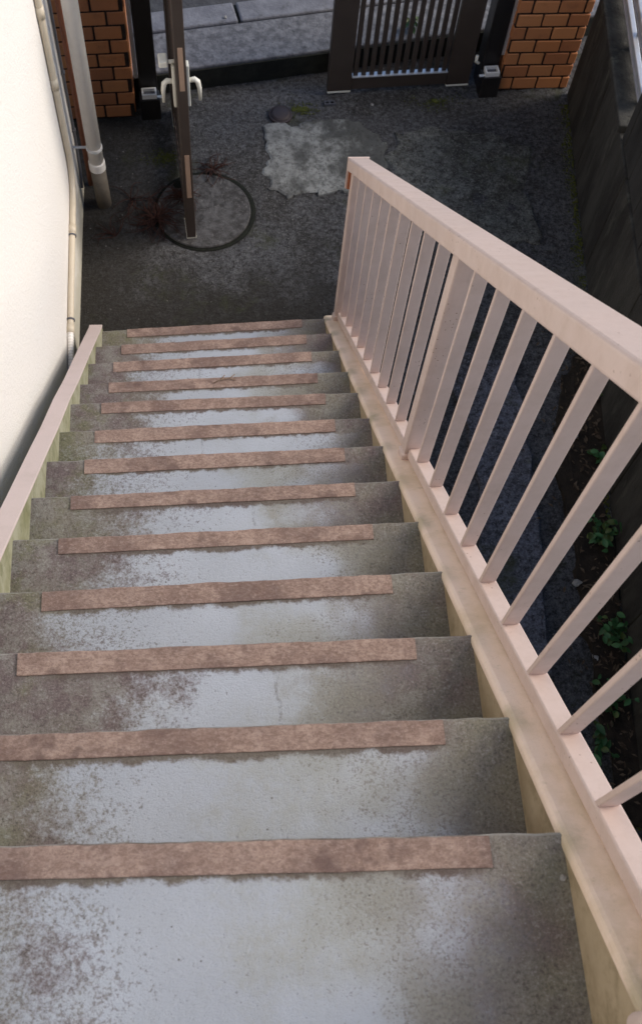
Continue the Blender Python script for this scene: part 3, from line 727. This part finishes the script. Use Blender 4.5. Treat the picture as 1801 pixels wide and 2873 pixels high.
weed('bright low weed lower right, nearest to the camera', 1.97, -1.70, 7, 0.09, 0.09, 4)
weed('low pale weed between the lower balusters on the open ground', 1.91, -1.86, 4, 0.05, 0.08, 5)
weed('thin dull weed in the shade behind the upper balusters', 2.16, -0.28, 3, 0.07, 0.05, 6)
weed('tiny weed growing behind the slats of the closed gate leaf', 1.56, 1.90, 3, 0.10, 0.04, 9).location.z = 0.13

def moss_patch(label, x, y, r, seed):
    rnd = random.Random(seed); bm = bmesh.new()
    for q in range(420):
        a = rnd.uniform(0, 6.28); d = r*abs(rnd.gauss(0, 0.75)); s = rnd.uniform(0.0012, 0.0036)
        mt = bmesh.ops.create_icosphere(bm, subdivisions=1, radius=s)
        for v in mt['verts']: v.co = Vector((v.co.x*1.3 + x + d*math.cos(a)*1.3, v.co.y*1.3 + y + d*math.sin(a)*0.7, v.co.z*0.5 + 0.004))
    o = from_bm('moss_tuft', bm, 'moss', None, 0, 1, True); tag(o, label, 'moss', 'moss on the yard floor'); o['kind'] = 'stuff'; return o
moss_patch('yellow green moss beside the round drain cap', 0.955, 1.47, 0.05, 1)
moss_patch('yellow green moss in front of the closed gate leaf', 1.66, 1.53, 0.07, 2)
moss_patch('yellow green moss left of the open gate leaf', 0.27, 1.15, 0.06, 3)
bm = bmesh.new(); rnd = random.Random(12)
for q in range(1600):
    yy = rnd.uniform(-2.2, 1.5); s = rnd.uniform(0.0015, 0.0055)
    px = bx0 + (yy-by0)*math.tan(wang) - abs(rnd.gauss(0, 0.022)) - 0.004
    mt = bmesh.ops.create_icosphere(bm, subdivisions=1, radius=s)
    for v in mt['verts']: v.co = Vector((v.co.x + px, v.co.y*1.3 + yy, v.co.z*0.7 + 0.004))
o = from_bm('moss_line', bm, 'moss', None, 0, 1, True); tag(o, 'thin line of moss along the foot of the dark wall', 'moss'); o['kind'] = 'stuff'

def dead_weed(label, x, y, n, spread, h, seed):
    rnd = random.Random(seed); p = thing('dead_weed', label, 'dead weed', (x, y, 0.0), 0, 'dry weeds round the manhole')
    for s in range(n):
        a = rnd.uniform(0, 6.28); sp = spread*rnd.uniform(0.35, 1.0); hh = h*rnd.uniform(0.15, 1); b = rnd.uniform(-1.6, 1.6)
        pts = []
        for t in (0, 0.2, 0.4, 0.6, 0.8, 1.0):
            aa = a + b*t
            pts.append((math.cos(aa)*sp*t, math.sin(aa)*sp*t, 0.004 + hh*math.sin(PI*t)*0.8 + rnd.uniform(-0.003, 0.003)))
        V, F = tube(pts, [0.0026, 0.0024, 0.002, 0.0018, 0.0013, 0.0008], 5); obj('stem', V, F, 'twig', p, True)
    return p
dead_weed('dense tangle of dark red dry roots left of the manhole cover', 0.22, 0.76, 80, 0.18, 0.05, 21)
dead_weed('dry reddish stems lying under the open gate leaf', 0.34, 0.88, 46, 0.14, 0.05, 22)
dead_weed('curled dry stems at the far side of the manhole cover', 0.50, 1.07, 30, 0.14, 0.04, 23)
dead_weed('long thin dry stems by the foot of the downpipe', 0.10, 0.88, 12, 0.2, 0.06, 24)
dead_weed('sparse dry stems against the white wall foot', 0.03, 0.66, 10, 0.16, 0.03, 25)

tw = thing('twig', 'small dry forked twig lying on a strip halfway down the stairs', 'twig', (0.50, -0.655, zn(10)+0.006), 0.3)
for pts in ([(-0.03, 0, 0), (0, 0.004, 0.003), (0.03, -0.002, 0.004), (0.055, 0.006, 0.008)], [(0.03, -0.002, 0.004), (0.05, -0.014, 0.002)], [(0.0, 0.004, 0.003), (0.02, 0.016, 0.006)]):
    tube_obj('branch', pts, 0.0018, 'twigL', tw, 5)
def chip_stone(label, x, y, z, s, seed, mat='stone', group='stone chips'):
    rnd = random.Random(seed); bm = bmesh.new(); bmesh.ops.create_icosphere(bm, subdivisions=1, radius=s)
    for v in bm.verts: v.co *= rnd.uniform(0.65, 1.2); v.co.z *= 0.55
    o = from_bm('stone_chip', bm, mat, None, 0, 1, False, (x, y, z+s*0.3)); return tag(o, label, 'stone', group)
chip_stone('tiny pale chip at the right end of the top tread', 0.955, -2.60, zn(1), 0.006, 1)
chip_stone('angular grey stone in the dark bed behind the balusters', 2.03, -0.50, 0.02, 0.032, 2)
chip_stone('pale lump of stone at the wall foot below the bushy weed', 1.93, -1.20, 0.012, 0.022, 3)
chip_stone('small brown stone between the two lower weeds', 1.95, -1.52, 0.012, 0.017, 4)
chip_stone('small pale stone near the closed gate leaf bottom', 1.33, 1.50, 0.003, 0.008, 5)
chip_stone('white pebble lying on the kerb behind the gate', *st(0.27, 0.33), 0.134, 0.011, 6)
# dead leaf litter on the soil bed
V = []; F = []; rnd = random.Random(31)
for q in range(420):
    yy = rnd.uniform(-2.1, 0.1); px = bx0 + (yy-by0)*math.tan(wang) - 0.012 - abs(rnd.gauss(0, 0.11)); a = rnd.uniform(0, 6.28); l = rnd.uniform(0.006, 0.02); w_ = l*rnd.uniform(0.2, 0.5); zz = 0.022 + rnd.uniform(0, 0.01)
    i0 = len(V)
    for (u_, v_, dz) in ((-l, 0, 0), (0, -w_, 0.004), (l, 0, rnd.uniform(-0.003, 0.008)), (0, w_, 0.004)):
        V.append((px + u_*math.cos(a) - v_*math.sin(a), yy + u_*math.sin(a) + v_*math.cos(a), zz+dz))
    F.append((i0, i0+1, i0+2, i0+3))
o = obj('leaf_litter', V, F, 'litter'); tag(o, 'dead brown leaf litter along the foot of the dark wall', 'leaf litter'); o['kind'] = 'stuff'
# loose grit and gravel crumbs over the yard
bm = bmesh.new(); rnd = random.Random(5)
for q in range(2600):
    x = rnd.uniform(-0.1, 2.25); y = rnd.uniform(-2.0, 1.55); s = 0.0009 + 0.0032*rnd.random()**4
    if math.hypot(x-0.447, y-0.808) < 0.26 or (-0.06 < x < 1.08 and y < 0.08): continue
    mt = bmesh.ops.create_icosphere(bm, subdivisions=1, radius=s)
    for v in mt['verts']: v.co = Vector((v.co.x*rnd.uniform(0.7, 1.3) + x, v.co.y + y, v.co.z*0.7 + 0.005))
o = from_bm('grit', bm, 'grit', None, 0, 1, False); tag(o, 'loose gravel crumbs scattered over the dark yard', 'gravel'); o['kind'] = 'stuff'
